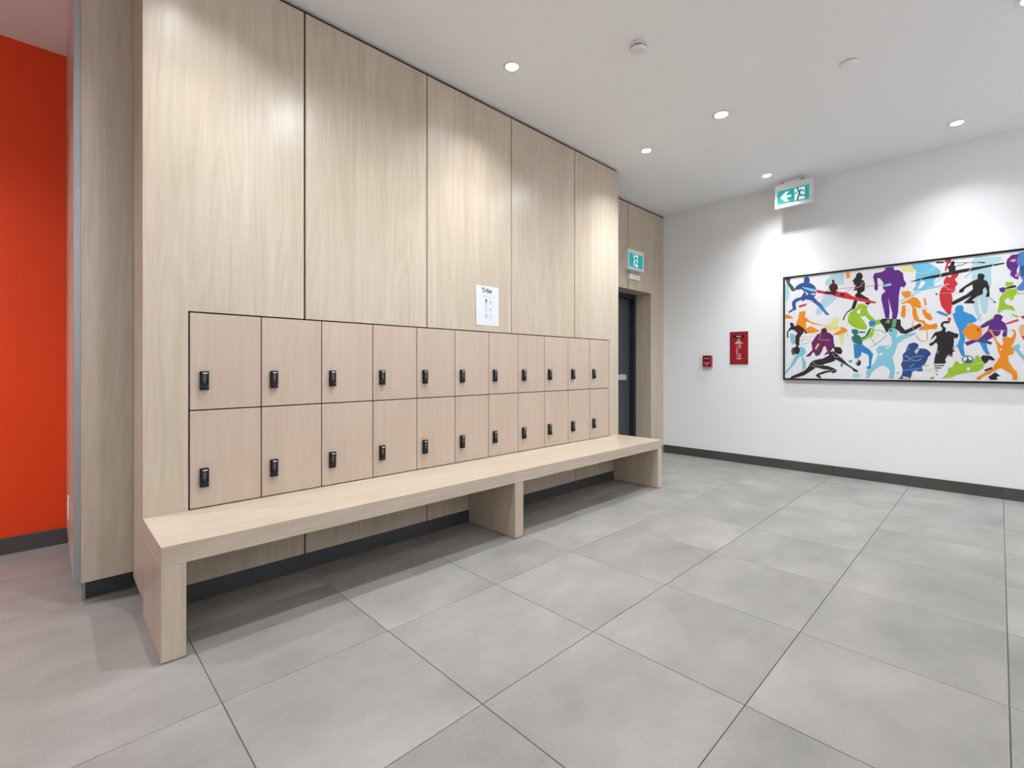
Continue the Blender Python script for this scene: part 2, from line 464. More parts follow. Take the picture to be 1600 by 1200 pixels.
for row, (zb, zt) in enumerate(((LM, LT), (LB, LM))):
    mm = make_locker(zt-zb-.0004)
    for i in range(11):
        o = empty('locker', (L0+LW*i, 0, zb))
        rowname = ('upper', 'lower')[row]
        if i == 0: w_ = 'leftmost of its row'
        elif i == 10: w_ = 'rightmost of its row'
        elif i < 6: w_ = ORD[i] + ' from the left'
        else: w_ = ORD[10-i] + ' from the right'
        tag(o, rowname + ' row pale wood locker with black keypad lock, ' + w_, 'locker', 'pale wood lockers set into the oak wall')
        link('body', mm['body'], None, o); link('door', mm['door'], None, o)
        lk = link('lock', mm['lock'], None, o, (.0395, -.0002, .0945 if row == 0 else .0985)); lk['label'] = 'black keypad lock'
        for k in ('badge', 'keypad', 'knob'): link(k, mm[k], None, lk)
        for x in (.0042, .0313): link('screw', mm['screw'], None, lk, (x, 0, 0))

# ------------------------------------------------------------------ bench
bn = empty('bench', ((XL+3.98)/2, -BD/2, 0)); tag(bn, 'long oak bench with three slab legs in front of the lockers', 'bench')
T = .0745
bcx = (XL+3.98)/2; BX0, BX1 = XL-bcx, 3.98-bcx
BJ = 2.118-bcx
yb0, yb1 = -BD/2, BD/2-.001
box_obj('seat_board', (BX0, BJ-.0006, yb0, yb1, HB-T, HB), M['wood_x'], bn, bev=.0008)
box_obj('seat_board', (BJ+.0006, BX1, yb0, yb1, HB-T, HB), M['wood_x'], bn, bev=.0008)
for a, b_ in ((BX0, .373-bcx), (2.112-bcx, 2.184-bcx), (3.902-bcx, BX1)):
    box_obj('leg', (0, b_-a, yb0, yb1, 0.004, HB-T-.0006), M['wood'], bn, (a, 0, 0), bev=.0008)
    box_obj('foot_pad', (.004, b_-a-.004, yb0+.006, yb1-.006, 0.0002, .0038), M['black'], bn, (a, 0, 0))

# ------------------------------------------------------------------ printed notice above the lockers
def text_mesh(s, size, bold=0.0, align='CENTER'):
    cu = bpy.data.curves.new('t', 'FONT'); cu.body = s; cu.size = size; cu.offset = bold; cu.align_x = align
    ob = bpy.data.objects.new('t', cu); COL.objects.link(ob)
    dg = bpy.context.evaluated_depsgraph_get()
    me = bpy.data.meshes.new_from_object(ob.evaluated_get(dg))
    bpy.data.objects.remove(ob); bpy.data.curves.remove(cu)
    for v in me.vertices: v.co = (v.co.x, 0, v.co.y)
    return me
def text_obj(name, s, size, mat, parent, loc, bold=0.0, sx=1.0):
    me = text_mesh(s, size, bold)
    for v in me.vertices: v.co.x *= sx
    return link(name, me, mat, parent, loc)

nt_ = empty('notice', (2.1795, -.0012, 1.394)); tag(nt_, 'white paper notice headed Tribe taped above the lockers', 'notice')
bm = bmesh.new()
nx, nz = 12, 3
grid = [[bm.verts.new((.2155*i/nx, -.0018*(i/nx-.5)**2*4*(.35+.65*(1-k/nz)), .2865*k/nz)) for i in range(nx+1)] for k in range(nz+1)]
back = [[bm.verts.new((v.co.x, v.co.y+.0006, v.co.z)) for v in r] for r in grid]
for k in range(nz):
    for i in range(nx):
        bm.faces.new((grid[k][i], grid[k][i+1], grid[k+1][i+1], grid[k+1][i]))
        bm.faces.new((back[k][i], back[k+1][i], back[k+1][i+1], back[k][i+1]))
for k in range(nz):
    bm.faces.new((grid[k][0], grid[k+1][0], back[k+1][0], back[k][0])); bm.faces.new((grid[k][nx], back[k][nx], back[k+1][nx], grid[k+1][nx]))
for i in range(nx):
    bm.faces.new((grid[0][i], back[0][i], back[0][i+1], grid[0][i+1])); bm.faces.new((grid[nz][i], grid[nz][i+1], back[nz][i+1], back[nz][i]))
link('sheet', bm_mesh(bm, 'sheet'), M['paper'], nt_)
NY = -.0024
text_obj('heading', 'Tribe', .044, M['ink'], nt_, (.099, NY, .240), .0007, 1.0)
def bars(name, rects, mat, parent, y):
    b_ = bmesh.new()
    for x0, x1, z0, z1 in rects: flat(b_, [(x0, z0), (x1, z0), (x1, z1), (x0, z1)], y)
    return link(name, print_mesh(b_, name), mat, parent)
rnd = random.Random(4)
rects = []
for z, a, b_ in ((.2135, .040, .176), (.2085, .078, .140)):
    x = a
    while x < b_:
        w_ = rnd.uniform(.004, .011); rects.append((x, min(x+w_, b_), z-.0011, z+.0011)); x += w_+.0022
for (x, z) in ((.092, .158), (.133, .155), (.092, .110), (.134, .108), (.092, .056), (.134, .056)):
    for k in range(2):
        xx = x-.016
        while xx < x+.014:
            w_ = rnd.uniform(.003, .007); rects.append((xx, xx+w_, z-.004*k-.0008, z-.004*k+.0008)); xx += w_+.0018
bars('small_print', rects, M['ink_grey'], nt_, NY)
b_ = bmesh.new()
flat(b_, [(.0875, .169), (.0985, .169), (.0985, .187), (.0955, .187), (.0955, .191), (.0905, .191), (.0905, .187), (.0875, .187)], NY)
for x, z in ((.130, .170), (.131, .119), (.0905, .069)):
    strip(b_, [(x, z+.017), (x+.001, z+.006), (x+.003, z)], .0022, NY)
    flat(b_, [(x, z+.004), (x+.008, z+.003), (x+.009, z-.003), (x+.003, z-.005), (x, z)], NY)
link('step_icon', print_mesh(b_, 'step_icon'), M['ink'], nt_)
rects = []
for x, z in ((.0835, .119), (.128, .067)):
    for r in range(4):
        for c in range(3): rects.append((x+.0062*c, x+.0062*c+.0042, z+.0055*r, z+.0055*r+.0034))
bars('keypad_icon', rects, M['ink_grey'], nt_, NY)

# ------------------------------------------------------------------ picture of sporting silhouettes
ART = [
('dancer_print','pale',[(454,1073),(548,1071),(543,945),(490,952),(481,815),(417,757),(371,719),(343,667),(306,670),(301,703),(334,787),(362,827),(390,900),(417,945),(381,976),(394,1012),(431,1050)]),
('brush_print','pale',[(17,1016),(45,995),(56,949),(66,908),(56,859),(35,827),(20,839)]),
('brush_print','yellow',[(449,632),(503,623),(499,575),(485,539),(552,530),(552,483),(408,501),(371,552),(426,564),(445,606)]),
('brush_print','yellow',[(499,449),(548,467),(543,347),(517,348)]),
('brush_print','yellow',[(983,1068),(1063,1070),(1089,1004),(1048,1000),(998,1007)]),
('brush_print','orange',[(556,1064),(591,1065),(593,1012),(569,1000),(561,1032)]),
('thrower_print','pale',[(1487,1072),(1632,1044),(1635,1013),(1589,994),(1570,970),(1573,828),(1557,777),(1557,714),(1545,582),(1519,584),(1497,721),(1490,694),(1500,586),(1477,587),(1461,670),(1490,744),(1454,879),(1458,942),(1415,893),(1402,904),(1448,952),(1458,1041)]),
('brush_print','pale',[(1483,587),(1515,584),(1511,521),(1490,527)]),
('walker_print','sky',[(66,491),(111,478),(114,394),(96,367),(76,390),(66,446)]),
('walker_print','sky',[(156,348),(195,341),(212,302),(205,269),(183,247),(215,181),(212,126),(180,98),(180,181),(171,248),(151,237),(101,153),(45,91),(20,52),(19,91),(66,142),(101,226),(121,260),(156,287)]),
('walker_print','sky',6.30,[(161,403),(200,424),(258,411),(219,379),(166,370)]),
('scribble_print','grey',[(20,1078),(71,1071),(63,1027),(96,983),(116,931),(81,935),(56,983),(35,1019)]),
('scribble_print','grey',2.1,[(20,1015),(45,989),(50,949),(35,917),(17,911)]),
('fencer_print','navy',[(205,1070),(229,1072),(246,1053),(248,1020),(244,1004),(277,983),(296,959),(306,931),(303,877),(287,851),(315,810),(353,769),(385,712),(422,661),(394,658),(362,703),(325,755),(268,810),(258,821),(210,835),(183,815),(171,836),(121,813),(119,774),(126,740),(91,726),(56,706),(48,718),(71,739),(91,748),(81,811),(96,838),(126,857),(166,864),(190,900),(195,922),(171,947),(116,942),(106,960),(131,990),(166,1008),(195,1013),(195,1049)]),
('fencer_print','blue',[(325,761),(357,768),(404,673),(385,669)]),
('fencer_print','white',[(246,888),(303,890),(287,873)]),
('fencer_print','white',[(200,927),(234,893),(224,877)]),
('runner_print','black',[(643,1036),(660,1050),(681,1047),(696,1019),(694,994),(685,979),(706,966),(713,935),(711,874),(690,855),(677,847),(702,823),(740,794),(760,746),(736,728),(706,751),(740,758),(706,787),(664,807),(651,767),(634,706),(604,693),(569,665),(548,619),(545,593),(534,599),(539,625),(565,676),(604,709),(621,770),(639,820),(630,836),(651,855),(647,881),(621,879),(630,914),(643,933),(621,936),(626,961),(609,968),(626,992),(643,1016)]),
('runner_print','white',2.94,[(617,895),(664,910),(685,928),(700,954)]),
('rowing_shell_print','red',[(308,925),(380,901),(440,889),(490,893),(499,882),(565,869),(613,828),(756,772),(802,752),(793,738),(756,747),(608,792),(499,828),(445,855),(379,872),(308,896)]),
('rowing_shell_print','maroon',[(379,901),(445,890),(456,860),(384,874)]),
('rowing_shell_print','maroon',[(509,873),(544,857),(547,825),(515,841)]),
('oar_blade_print','sky',[(178,971),(306,928),(306,904),(258,915),(195,949)]),
('oar_print','red',3.78,[(379,865),(219,790)]),
('oar_blade_print','red',[(143,777),(215,793),(222,775),(153,753)]),
('rower_print','maroon',[(440,1001),(456,1009),(467,994),(463,974),(490,952),(494,909),(481,905),(476,858),(454,850),(440,883),(422,912),(417,945),(431,964),(447,973)]),
('oar_print','red',3.78,[(493,911),(604,913),(854,905)]),
('rigger_print','red',3.78,[(609,911),(561,865)]),
('kayak_blade_print','orange',[(17,692),(56,686),(101,652),(71,646),(20,650)]),
('kayaker_print','orange',[(151,710),(212,718),(210,683),(200,656),(219,643),(258,602),(325,573),(357,569),(353,558),(277,574),(229,604),(215,600),(207,490),(131,505),(121,578),(141,644)]),
('kayak_print','orange',[(200,529),(258,558),(343,499),(277,486),(224,483),(195,513)]),
('kayak_print','orange',[(445,459),(477,482),(520,502),(509,530),(543,525),(576,500),(561,478),(499,453)]),
('kayak_print','orange',2.52,[(353,558),(463,519),(530,526)]),
('kayak_print','orange',3.36,[(20,451),(277,448),(454,461)]),
('ball_print','grey',[(120,302),(118,287),(115,275),(109,265),(102,261),(95,261),(88,266),(82,275),(79,288),(77,302),(79,317),(82,329),(88,339),(95,344),(102,343),(109,338),(115,329),(118,316)]),
('jumper_print','black',[(61,599),(81,606),(101,588),(103,565),(146,574),(190,541),(224,489),(215,473),(195,513),(185,485),(156,442),(151,359),(126,354),(114,388),(116,461),(136,488),(106,523),(76,530),(50,509),(48,447),(33,448),(38,510),(61,548),(73,564)]),
('jumper_print','maroon',[(101,523),(146,565),(195,532),(188,485),(146,485)]),
('ball_print','black',[(158,312),(156,297),(151,284),(144,274),(135,269),(125,270),(116,275),(109,285),(104,298),(102,313),(104,328),(109,341),(116,351),(125,355),(135,355),(144,350),(151,340),(156,327)]),
('sprinter_print','plum',[(357,525),(385,532),(401,507),(399,491),(431,473),(454,445),(458,381),(472,328),(445,318),(431,286),(408,265),(371,255),(404,298),(385,341),(371,341),(353,288),(334,256),(301,246),(287,289),(272,279),(253,246),(205,242),(248,285),(272,312),(263,383),(287,426),(315,468),(348,485),(350,510)]),
('sprinter_print','maroon',[(357,525),(385,532),(399,512),(392,489),(371,482),(353,493)]),
('sprinter_print','yellow',[(320,376),(334,370),(303,311),(296,327)]),
('sprinter_print','yellow',[(378,352),(390,341),(404,287),(387,282)]),
('sprinter_print','yellow',2.52,[(343,478),(341,451),(325,419),(381,406),(426,409)]),
('diver_print','black',[(458,323),(485,338),(517,329),(532,289),(521,263),(494,264),(467,285)]),
('diver_print','black',[(417,280),(454,297),(503,248),(534,221),(561,178),(595,147),(630,121),(660,100),(652,85),(621,95),(613,116),(548,163),(515,186),(469,215),(472,201),(439,184),(384,168),(368,152),(408,147),(463,121),(485,105),(477,83),(445,73),(431,88),(380,72),(334,54),(356,22),(334,22),(300,47),(315,67),(371,94),(431,105),(362,115),(306,132),(258,93),(196,48),(149,32),(101,18),(60,17),(86,41),(155,75),(200,99),(234,137),(248,170),(271,198),(315,213),(368,223),(417,254)]),
('diver_print','white',2.52,[(277,191),(296,158),(343,150),(381,161)]),
('diver_print','white',2.1,[(244,153),(277,148),(296,134)]),
('diver_print','white',2.52,[(449,275),(467,232),(508,237),(548,200)]),
('diver_print','white',2.52,[(431,94),(445,99),(476,108)]),
('cuff_print','blue',[(514,168),(539,179),(530,137),(519,134)]),
('glove_print','blue',[(574,189),(600,207),(613,199),(604,178)]),
('volleyball_print','black',[(682,178),(681,168),(677,159),(671,152),(664,149),(656,149),(649,152),(643,159),(639,168),(638,178),(639,188),(643,197),(649,204),(656,208),(664,207),(671,204),(677,197),(681,188)]),
('volleyball_print','white',[(611,197),(651,212),(656,199),(645,178),(617,178)]),
('volleyball_print','white',2.52,[(643,157),(656,178),(668,209)]),
('brush_print','pale',[(675,54),(673,46),(667,39),(659,34),(648,31),(637,31),(627,34),(618,39),(613,46),(611,54),(613,62),(618,69),(627,74),(637,77),(648,77),(659,74),(667,69),(673,62)]),
('cyclist_print','lime',[(647,711),(656,741),(690,747),(735,718),(727,688),(748,641),(793,581),(789,562),(756,569),(715,628),(673,621),(702,583),(731,524),(723,494),(664,502),(613,532),(578,570),(574,612),(587,658),(621,697)]),
('cyclist_print','white',[(647,674),(677,703),(673,651),(660,647)]),
('cyclist_print','lime',[(797,576),(830,589),(834,548),(801,545)]),
('cyclist_print','lime',[(740,453),(773,497),(789,491),(773,431),(694,383),(690,409)]),
('brush_print','lime',[(765,507),(805,545),(838,568),(838,548),(797,531),(777,491)]),
('wheel_print','lime',7.56,[(797,344),(773,380),(756,426),(769,471),(805,490),(850,472),(874,446)]),
('spoke_print','lime',1.68,[(773,466),(810,404)]),
('spoke_print','lime',1.68,[(789,475),(834,408)]),
('spoke_print','lime',1.68,[(765,451),(801,384)]),
('wheel_print','limedark',2.52,[(565,482),(574,435),(600,392),(630,365)]),
('batter_print','blue',[(621,360),(694,352),(715,331),(748,305),(777,258),(765,198),(760,137),(783,101),(765,99),(719,127),(744,152),(744,228),(736,254),(685,281),(681,245),(656,219),(630,222),(626,282)]),
('batter_print','teal',[(604,428),(630,448),(664,446),(685,419),(715,433),(736,483),(756,513),(765,502),(740,447),(711,413),(690,409),(694,357),(664,353),(626,370),(609,402)]),
('batter_print','teal',[(609,495),(634,507),(658,493),(662,467),(647,442),(630,442),(613,464)]),
('batter_print','navy',[(628,487),(628,480),(626,475),(623,471),(619,469),(615,469),(612,471),(609,476),(607,481),(606,488),(607,494),(609,500),(612,504),(615,506),(619,505),(623,503),(626,499),(628,493)]),
('batter_print','navy',[(664,480),(715,477),(715,464),(668,464)]),
('glove_print','blue',[(740,565),(765,578),(797,571),(797,540),(773,522),(748,523)]),
('server_print','cyan',[(917,404),(952,413),(995,430),(995,376),(960,353),(941,275),(921,226),(933,166),(941,127),(933,28),(894,27),(905,102),(874,142),(850,152),(805,127),(773,96),(744,30),(723,27),(723,101),(756,127),(797,202),(814,258),(797,298),(822,338),(878,336),(917,350)]),
('server_print','cyan',[(948,408),(979,426),(1085,450),(1092,435),(1025,400),(968,373),(948,309)]),
('server_print','white',[(818,253),(846,277),(854,267),(830,242)]),
('bowman_print','dark',[(830,579),(849,592),(981,574),(983,519),(1014,473),(1066,500),(1115,530),(1133,507),(1100,483),(1021,437),(983,446),(956,481),(897,474),(878,456),(849,528),(832,554)]),
('server_print','cyan',[(890,475),(905,497),(937,497),(958,476),(958,442),(945,408),(917,404),(894,445)]),
('server_print','black',[(905,489),(925,473),(901,469)]),
('bowman_print','green',[(866,549),(886,580),(905,573),(901,544)]),
('bowman_print','green',[(923,578),(953,576),(944,506),(913,502)]),
('bow_print','black',3.78,[(878,431),(801,354),(773,334),(748,325)]),
('bow_print','white',11.76,[(874,451),(901,420),(913,375),(905,330),(870,314)]),
('athlete_print','purple',[(870,1068),(931,1065),(934,1035),(968,1031),(998,997),(1004,937),(1023,898),(1006,864),(983,877),(975,843),(968,785),(966,717),(964,648),(952,580),(917,583),(921,632),(901,733),(890,788),(898,713),(901,663),(898,589),(870,591),(858,667),(838,779),(842,818),(870,845),(850,878),(854,927),(830,970),(809,979),(812,908),(814,872),(797,854),(785,880),(789,925),(775,998),(789,1026),(838,1030),(866,1045)]),
('athlete_print','plum',3.36,[(925,1062),(925,1017),(898,981),(858,967)]),
('oar_blade_print','sky',[(852,907),(907,918),(917,894),(858,889)]),
('skater_print','skyblue',[(1063,1070),(1173,1067),(1219,1027),(1255,984),(1258,965),(1216,952),(1223,918),(1209,892),(1216,853),(1158,837),(1074,822),(1070,842),(1089,869),(1085,937),(1092,1008),(1063,1046)]),
('skater_print','white',[(1129,912),(1158,894),(1126,845),(1100,839)]),
('skater_print','yellow',3.78,[(1066,997),(1129,974),(1180,981),(1212,1009),(1223,1036)]),
('ski_print','sky',9.24,[(972,741),(1063,785),(1118,822),(1269,852)]),
('ski_print','sky',5.04,[(1115,818),(1209,878),(1279,920)]),
('climber_print','orange',[(983,828),(1040,831),(1059,809),(1051,786),(1021,760),(995,792)]),
('climber_print','orange',[(987,724),(1025,745),(1070,774),(1100,757),(1122,716),(1126,668),(1111,665),(1074,687),(1092,657),(1100,608),(1115,559),(1078,561),(1063,620),(1066,668),(1051,709),(1025,721),(991,714)]),
('climber_print','orange',[(991,700),(1017,702),(1017,605),(1002,581),(983,607)]),
('climber_print','orange',[(1140,758),(1155,746),(1166,684),(1151,694)]),
('climber_print','orange',[(1129,653),(1155,651),(1166,622),(1187,611),(1205,567),(1187,549),(1158,570),(1137,615)]),
('climber_print','orange',3.78,[(1115,664),(1151,690),(1164,646)]),
('climber_print','orange',3.36,[(972,633),(1051,660)]),
('climber_print','orange',[(1085,561),(1144,557),(1162,522),(1187,511),(1230,522),(1237,499),(1230,471),(1191,473),(1158,465),(1104,468),(1122,496),(1147,504),(1137,529),(1092,551)]),
('wheel_print','orange',6.30,[(1092,421),(1111,382),(1147,363),(1169,384),(1166,460)]),
('wheel_print','orange',5.04,[(1074,562),(1063,524),(1074,465)]),
('gymnast_print','red',[(1282,1078),(1327,1073),(1324,1049),(1307,1033),(1296,983),(1286,966),(1286,1003),(1296,1044)]),
('gymnast_print','red',[(1293,928),(1320,915),(1331,937),(1375,944),(1371,926),(1348,893),(1368,853),(1351,828),(1351,796),(1327,775),(1334,728),(1331,682),(1327,636),(1324,595),(1303,597),(1279,641),(1262,670),(1251,727),(1248,784),(1262,829),(1279,846),(1276,888)]),
('gymnast_print','red',[(1304,569),(1325,562),(1322,544),(1313,511),(1304,546)]),
('gymnast_print','white',5.04,[(1276,851),(1310,861)]),
('gymnast_print','pinkish',5.04,[(1279,846),(1310,809),(1348,803)]),
('pole_print','pinkish',3.36,[(1251,781),(1375,779)]),
('kayak_print','black',[(1049,913),(1129,935),(1261,958),(1381,974),(1647,994),(1648,983),(1523,965),(1445,952),(1381,945),(1261,927),(1134,919),(1058,909)]),
('kayak_print','yellow',3.78,[(1120,908),(1133,945)]),
('kayak_print','white',3.78,[(1248,925),(1265,960)]),
('kayak_print','white',3.78,[(1435,949),(1453,979)]),
('kayak_print','white',3.78,[(1579,973),(1592,998)]),
('kayaker_print','black',[(1324,1049),(1341,1055),(1349,1040),(1344,1018),(1355,1002),(1351,961),(1310,967),(1307,996),(1293,1007),(1314,1018),(1320,1026)]),
('paddle_print','black',3.36,[(1275,1054),(1381,1035),(1534,1011)]),
('paddle_print','black',[(1230,1066),(1276,1058),(1276,1047),(1226,1052)]),
('paddle_print','black',[(1490,1023),(1535,1015),(1535,1004),(1490,1016)]),
('kayaker_print','black',5.04,[(1353,1012),(1394,1011),(1425,1029)]),
('skier_print','black',[(1490,914),(1500,925),(1519,920),(1534,904),(1526,869),(1548,853),(1560,803),(1562,723),(1538,721),(1548,769),(1538,806),(1522,789),(1522,749),(1490,735),(1454,702),(1474,692),(1468,674),(1402,683),(1431,714),(1453,741),(1381,697),(1333,671),(1327,699),(1381,733),(1421,756),(1461,796),(1458,837),(1415,811),(1398,776),(1373,777),(1377,799),(1412,830),(1458,865),(1490,879)]),
('pole_print','black',[(1236,780),(1235,774),(1231,771),(1227,772),(1223,775),(1222,781),(1223,786),(1227,789),(1231,789),(1235,785)]),
('pole_print','black',3.36,[(1562,714),(1592,675)]),
('pole_print','black',[(1598,673),(1597,669),(1594,666),(1590,667),(1587,670),(1586,674),(1587,678),(1590,680),(1594,680),(1597,677)]),
('archer_print','lime',[(1653,835),(1699,825),(1696,795),(1656,796)]),
('archer_print','lime',[(1644,749),(1668,772),(1716,771),(1725,740),(1705,712),(1693,674),(1668,703),(1647,683),(1656,652),(1699,630),(1710,590),(1668,611),(1638,605),(1613,577),(1607,599),(1616,638),(1620,708)]),
('archer_print','lime',6.30,[(1722,730),(1758,728)]),
('archer_print','lime',[(1686,571),(1728,549),(1725,535),(1689,561)]),
('archer_print','lime',[(1532,509),(1581,550),(1584,535),(1543,499)]),
('goalie_print','purple',[(1662,1013),(1687,1048),(1725,1050),(1743,1017),(1734,988),(1728,955),(1716,914),(1731,877),(1725,843),(1702,859),(1680,888),(1687,918),(1665,947),(1658,983)]),
('goalie_print','pinkish',[(1680,1010),(1716,1013),(1707,988),(1684,994)]),
('goalie_print','pinkish',[(1707,880),(1722,904),(1728,869),(1710,867)]),
('goalie_print','blueb',[(1728,1058),(1779,1070),(1779,750),(1728,753),(1716,776),(1743,815),(1752,832),(1728,886),(1734,954),(1716,978)]),
('goalie_print','navy',[(1734,954),(1779,952),(1779,840),(1744,875)]),
('goalie_print','black',[(1656,787),(1710,802),(1716,784),(1659,774)]),
('goalie_print','purple',[(1616,783),(1641,793),(1656,783),(1653,761),(1635,746),(1620,765)]),
('striker_print','blueb2',[(1226,626),(1251,629),(1307,592),(1300,578),(1265,595),(1230,617)]),
('striker_print','blueb2',[(1334,599),(1351,607),(1349,642),(1365,668),(1394,668),(1404,643),(1402,615),(1433,594),(1461,578),(1488,533),(1477,517),(1429,504),(1402,440),(1414,374),(1402,320),(1414,232),(1390,232),(1373,287),(1361,321),(1381,386),(1373,458),(1353,514),(1341,560)]),
('striker_print','blueb2',[(1501,344),(1543,337),(1550,288),(1565,244),(1546,239),(1525,274)]),
('player_print','black',[(1262,525),(1279,538),(1307,536),(1310,517),(1276,520),(1272,496),(1291,477),(1288,440),(1310,452),(1344,432),(1371,421),(1371,399),(1358,381),(1344,391),(1341,321),(1334,285),(1355,275),(1334,266),(1334,225),(1300,234),(1286,202),(1293,174),(1279,165),(1212,165),(1214,198),(1223,250),(1233,287),(1237,334),(1226,353),(1205,331),(1187,322),(1178,341),(1209,363),(1230,396),(1223,415),(1187,369),(1202,411),(1219,443),(1262,455),(1269,478),(1255,497)]),
('sock_print','black',[(1212,153),(1281,153),(1279,144),(1214,144)]),
('sock_print','black',[(1216,132),(1265,132),(1258,123),(1218,123)]),
('sock_print','black',[(1219,109),(1241,106),(1237,99),(1223,102)]),
('sock_print','black',[(1226,76),(1241,74),(1233,64),(1225,69)]),
('player_print','black',3.36,[(1334,285),(1361,321)]),
('player_print','white',2.94,[(1230,278),(1248,268)]),
('player_print','white',2.94,[(1226,264),(1244,254)]),
('player_print','white',2.94,[(1300,239),(1334,239)]),
('field_print','lime',[(1265,38),(1300,81),(1307,128),(1334,137),(1348,183),(1365,188),(1381,163),(1406,172),(1465,182),(1480,231),(1496,236),(1508,201),(1526,182),(1526,133),(1490,97),(1436,92),(1381,76),(1320,44)]),
('field_print','lime',[(1180,28),(1202,57),(1219,29)]),
('field_print','lime',2.1,[(1137,113),(1216,118)]),
('field_print','lime',2.1,[(1129,94),(1209,94)]),
('field_print','lime',8.4,[(1144,146),(1176,153)]),
('field_print','lime',8.4,[(948,80),(972,85)]),
('field_print','lime',1.68,[(1418,76),(1490,48)]),
('hockey_player_print','navy2',[(1025,312),(1040,346),(1070,359),(1100,348),(1109,329),(1100,305),(1126,304),(1158,299),(1184,274),(1193,250),(1173,227),(1166,199),(1151,161),(1129,142),(1137,99),(1100,98),(1089,108),(1063,93),(1059,59),(1048,25),(964,24),(987,54),(998,108),(983,161),(998,200),(995,249),(1017,278)]),
('hockey_player_print','pale',3.78,[(1006,239),(1029,234),(1048,205),(1092,190),(1129,209)]),
('hockey_player_print','pale',2.94,[(1051,219),(1092,233),(1144,232)]),
('hockey_player_print','pale',3.36,[(998,191),(1044,195)]),
('hockey_player_print','pale',3.36,[(1048,137),(1074,161)]),
('hockey_player_print','pale',[(1078,277),(1092,300),(1115,300),(1094,252)]),
('hockey_player_print','pale',[(1027,300),(1042,312),(1040,299),(1033,295)]),
('hockey_player_print','blueb',[(1006,112),(1126,132),(1126,118),(1006,98)]),
('hockey_player_print','white',[(998,49),(1044,40),(1040,30),(995,32)]),
('football_print','navy',[(1466,201),(1464,190),(1457,179),(1448,172),(1435,168),(1423,168),(1410,172),(1401,180),(1394,190),(1392,202),(1394,214),(1401,224),(1410,231),(1423,235),(1435,235),(1448,231),(1457,223),(1464,213)]),
('football_print','green2',[(1461,200),(1459,191),(1453,182),(1445,176),(1435,173),(1424,173),(1413,176),(1404,183),(1399,191),(1397,201),(1399,210),(1404,219),(1413,225),(1424,228),(1435,228),(1445,224),(1453,218),(1459,210)]),
('football_print','white',[(1400,212),(1422,229),(1425,207),(1411,184),(1400,192)]),
('football_print','white',[(1433,229),(1454,219),(1458,196),(1444,196),(1433,211)]),
('golf_ball_print','white',[(1444,122),(1442,114),(1438,109),(1433,107),(1427,109),(1423,114),(1422,122),(1423,129),(1427,135),(1433,137),(1438,135),(1442,129)]),
('golf_club_print','white',3.78,[(1454,151),(1515,176)]),
('skier_print','purple',[(1586,559),(1602,575),(1625,568),(1641,550),(1629,520),(1652,497),(1666,448),(1662,386),(1642,382),(1635,392),(1642,435),(1629,445),(1625,412),(1608,388),(1595,394),(1546,357),(1578,341),(1571,322),(1539,337),(1483,349),(1425,317),(1411,347),(1454,365),(1490,364),(1518,397),(1550,440),(1560,483),(1515,461),(1504,482),(1543,514),(1584,535)]),
('skier_print','navy',[(1487,349),(1532,387),(1550,342)]),
('ball_print','orange',[(1389,434),(1411,452),(1422,487),(1444,505),(1469,501),(1494,477),(1508,486),(1517,447),(1515,402),(1497,374),(1462,365),(1429,376),(1411,407)]),
('ball_print','black',[(1488,463),(1498,457),(1497,433),(1490,443)]),
('bat_print','red',[(1652,494),(1723,525),(1730,511),(1662,484)]),
('shirt_print','red',[(1735,543),(1779,558),(1779,507),(1754,524)]),
('ball_print','peach',[(1768,433),(1767,417),(1764,403),(1759,392),(1753,387),(1746,387),(1740,393),(1735,404),(1732,419),(1731,435),(1732,451),(1735,465),(1740,475),(1746,480),(1753,480),(1759,474),(1764,463),(1767,449)]),
('shorts_print','red',[(1740,391),(1779,374),(1779,318),(1758,349)]),
('pole_print','pinkish',3.36,[(1515,442),(1699,434)]),
('jumper_print','black',[(1508,215),(1522,235),(1571,229),(1595,195),(1581,190),(1560,200),(1536,161),(1518,191)]),
('jumper_print','black',[(1553,53),(1595,93),(1625,64),(1602,54),(1608,30),(1567,29)]),
('jumper_print','black',[(1529,112),(1574,137),(1578,122),(1536,97)]),
('brush_print','sky',[(1696,303),(1732,326),(1738,302),(1728,283),(1765,211),(1765,175),(1728,246),(1702,279)]),
('volleyballer_print','orange',[(1550,440),(1571,451),(1578,429),(1598,379),(1608,345),(1635,310),(1642,334),(1635,368),(1649,382),(1689,375),(1705,417),(1689,435),(1695,444),(1712,431),(1715,388),(1702,341),(1686,304),(1702,275),(1699,241),(1669,228),(1672,180),(1695,132),(1722,89),(1722,32),(1695,32),(1692,75),(1656,108),(1625,132),(1602,112),(1560,78),(1518,53),(1504,28),(1478,32),(1487,50),(1525,83),(1574,117),(1608,190),(1625,228),(1612,262),(1602,326),(1584,384),(1564,429)]),
('volleyballer_print','white',[(1619,286),(1639,286),(1625,269)]),
]
PAL = {'pale': (.50, .74, .80), 'sky': (.24, .62, .76), 'skyblue': (.18, .58, .82), 'cyan': (.27, .63, .76), 'yellow': (.88, .82, .36), 'orange': (.93, .30, .012),
       'navy': (.035, .10, .33), 'navy2': (.03, .075, .24), 'blue': (.03, .25, .60), 'blueb': (.09, .25, .62), 'blueb2': (.04, .32, .74), 'black': (.022, .020, .021), 'dark': (.034, .026, .03),
       'grey': (.09, .095, .10), 'red': (.66, .035, .045), 'maroon': (.09, .010, .016), 'plum': (.16, .014, .13), 'purple': (.125, .024, .24), 'lime': (.36, .60, .03),
       'limedark': (.22, .40, .10), 'teal': (.02, .20, .13), 'green': (.13, .42, .16), 'green2': (.03, .22, .13), 'pinkish': (.80, .40, .42), 'peach': (.90, .45, .24), 'white': (.82, .82, .84)}
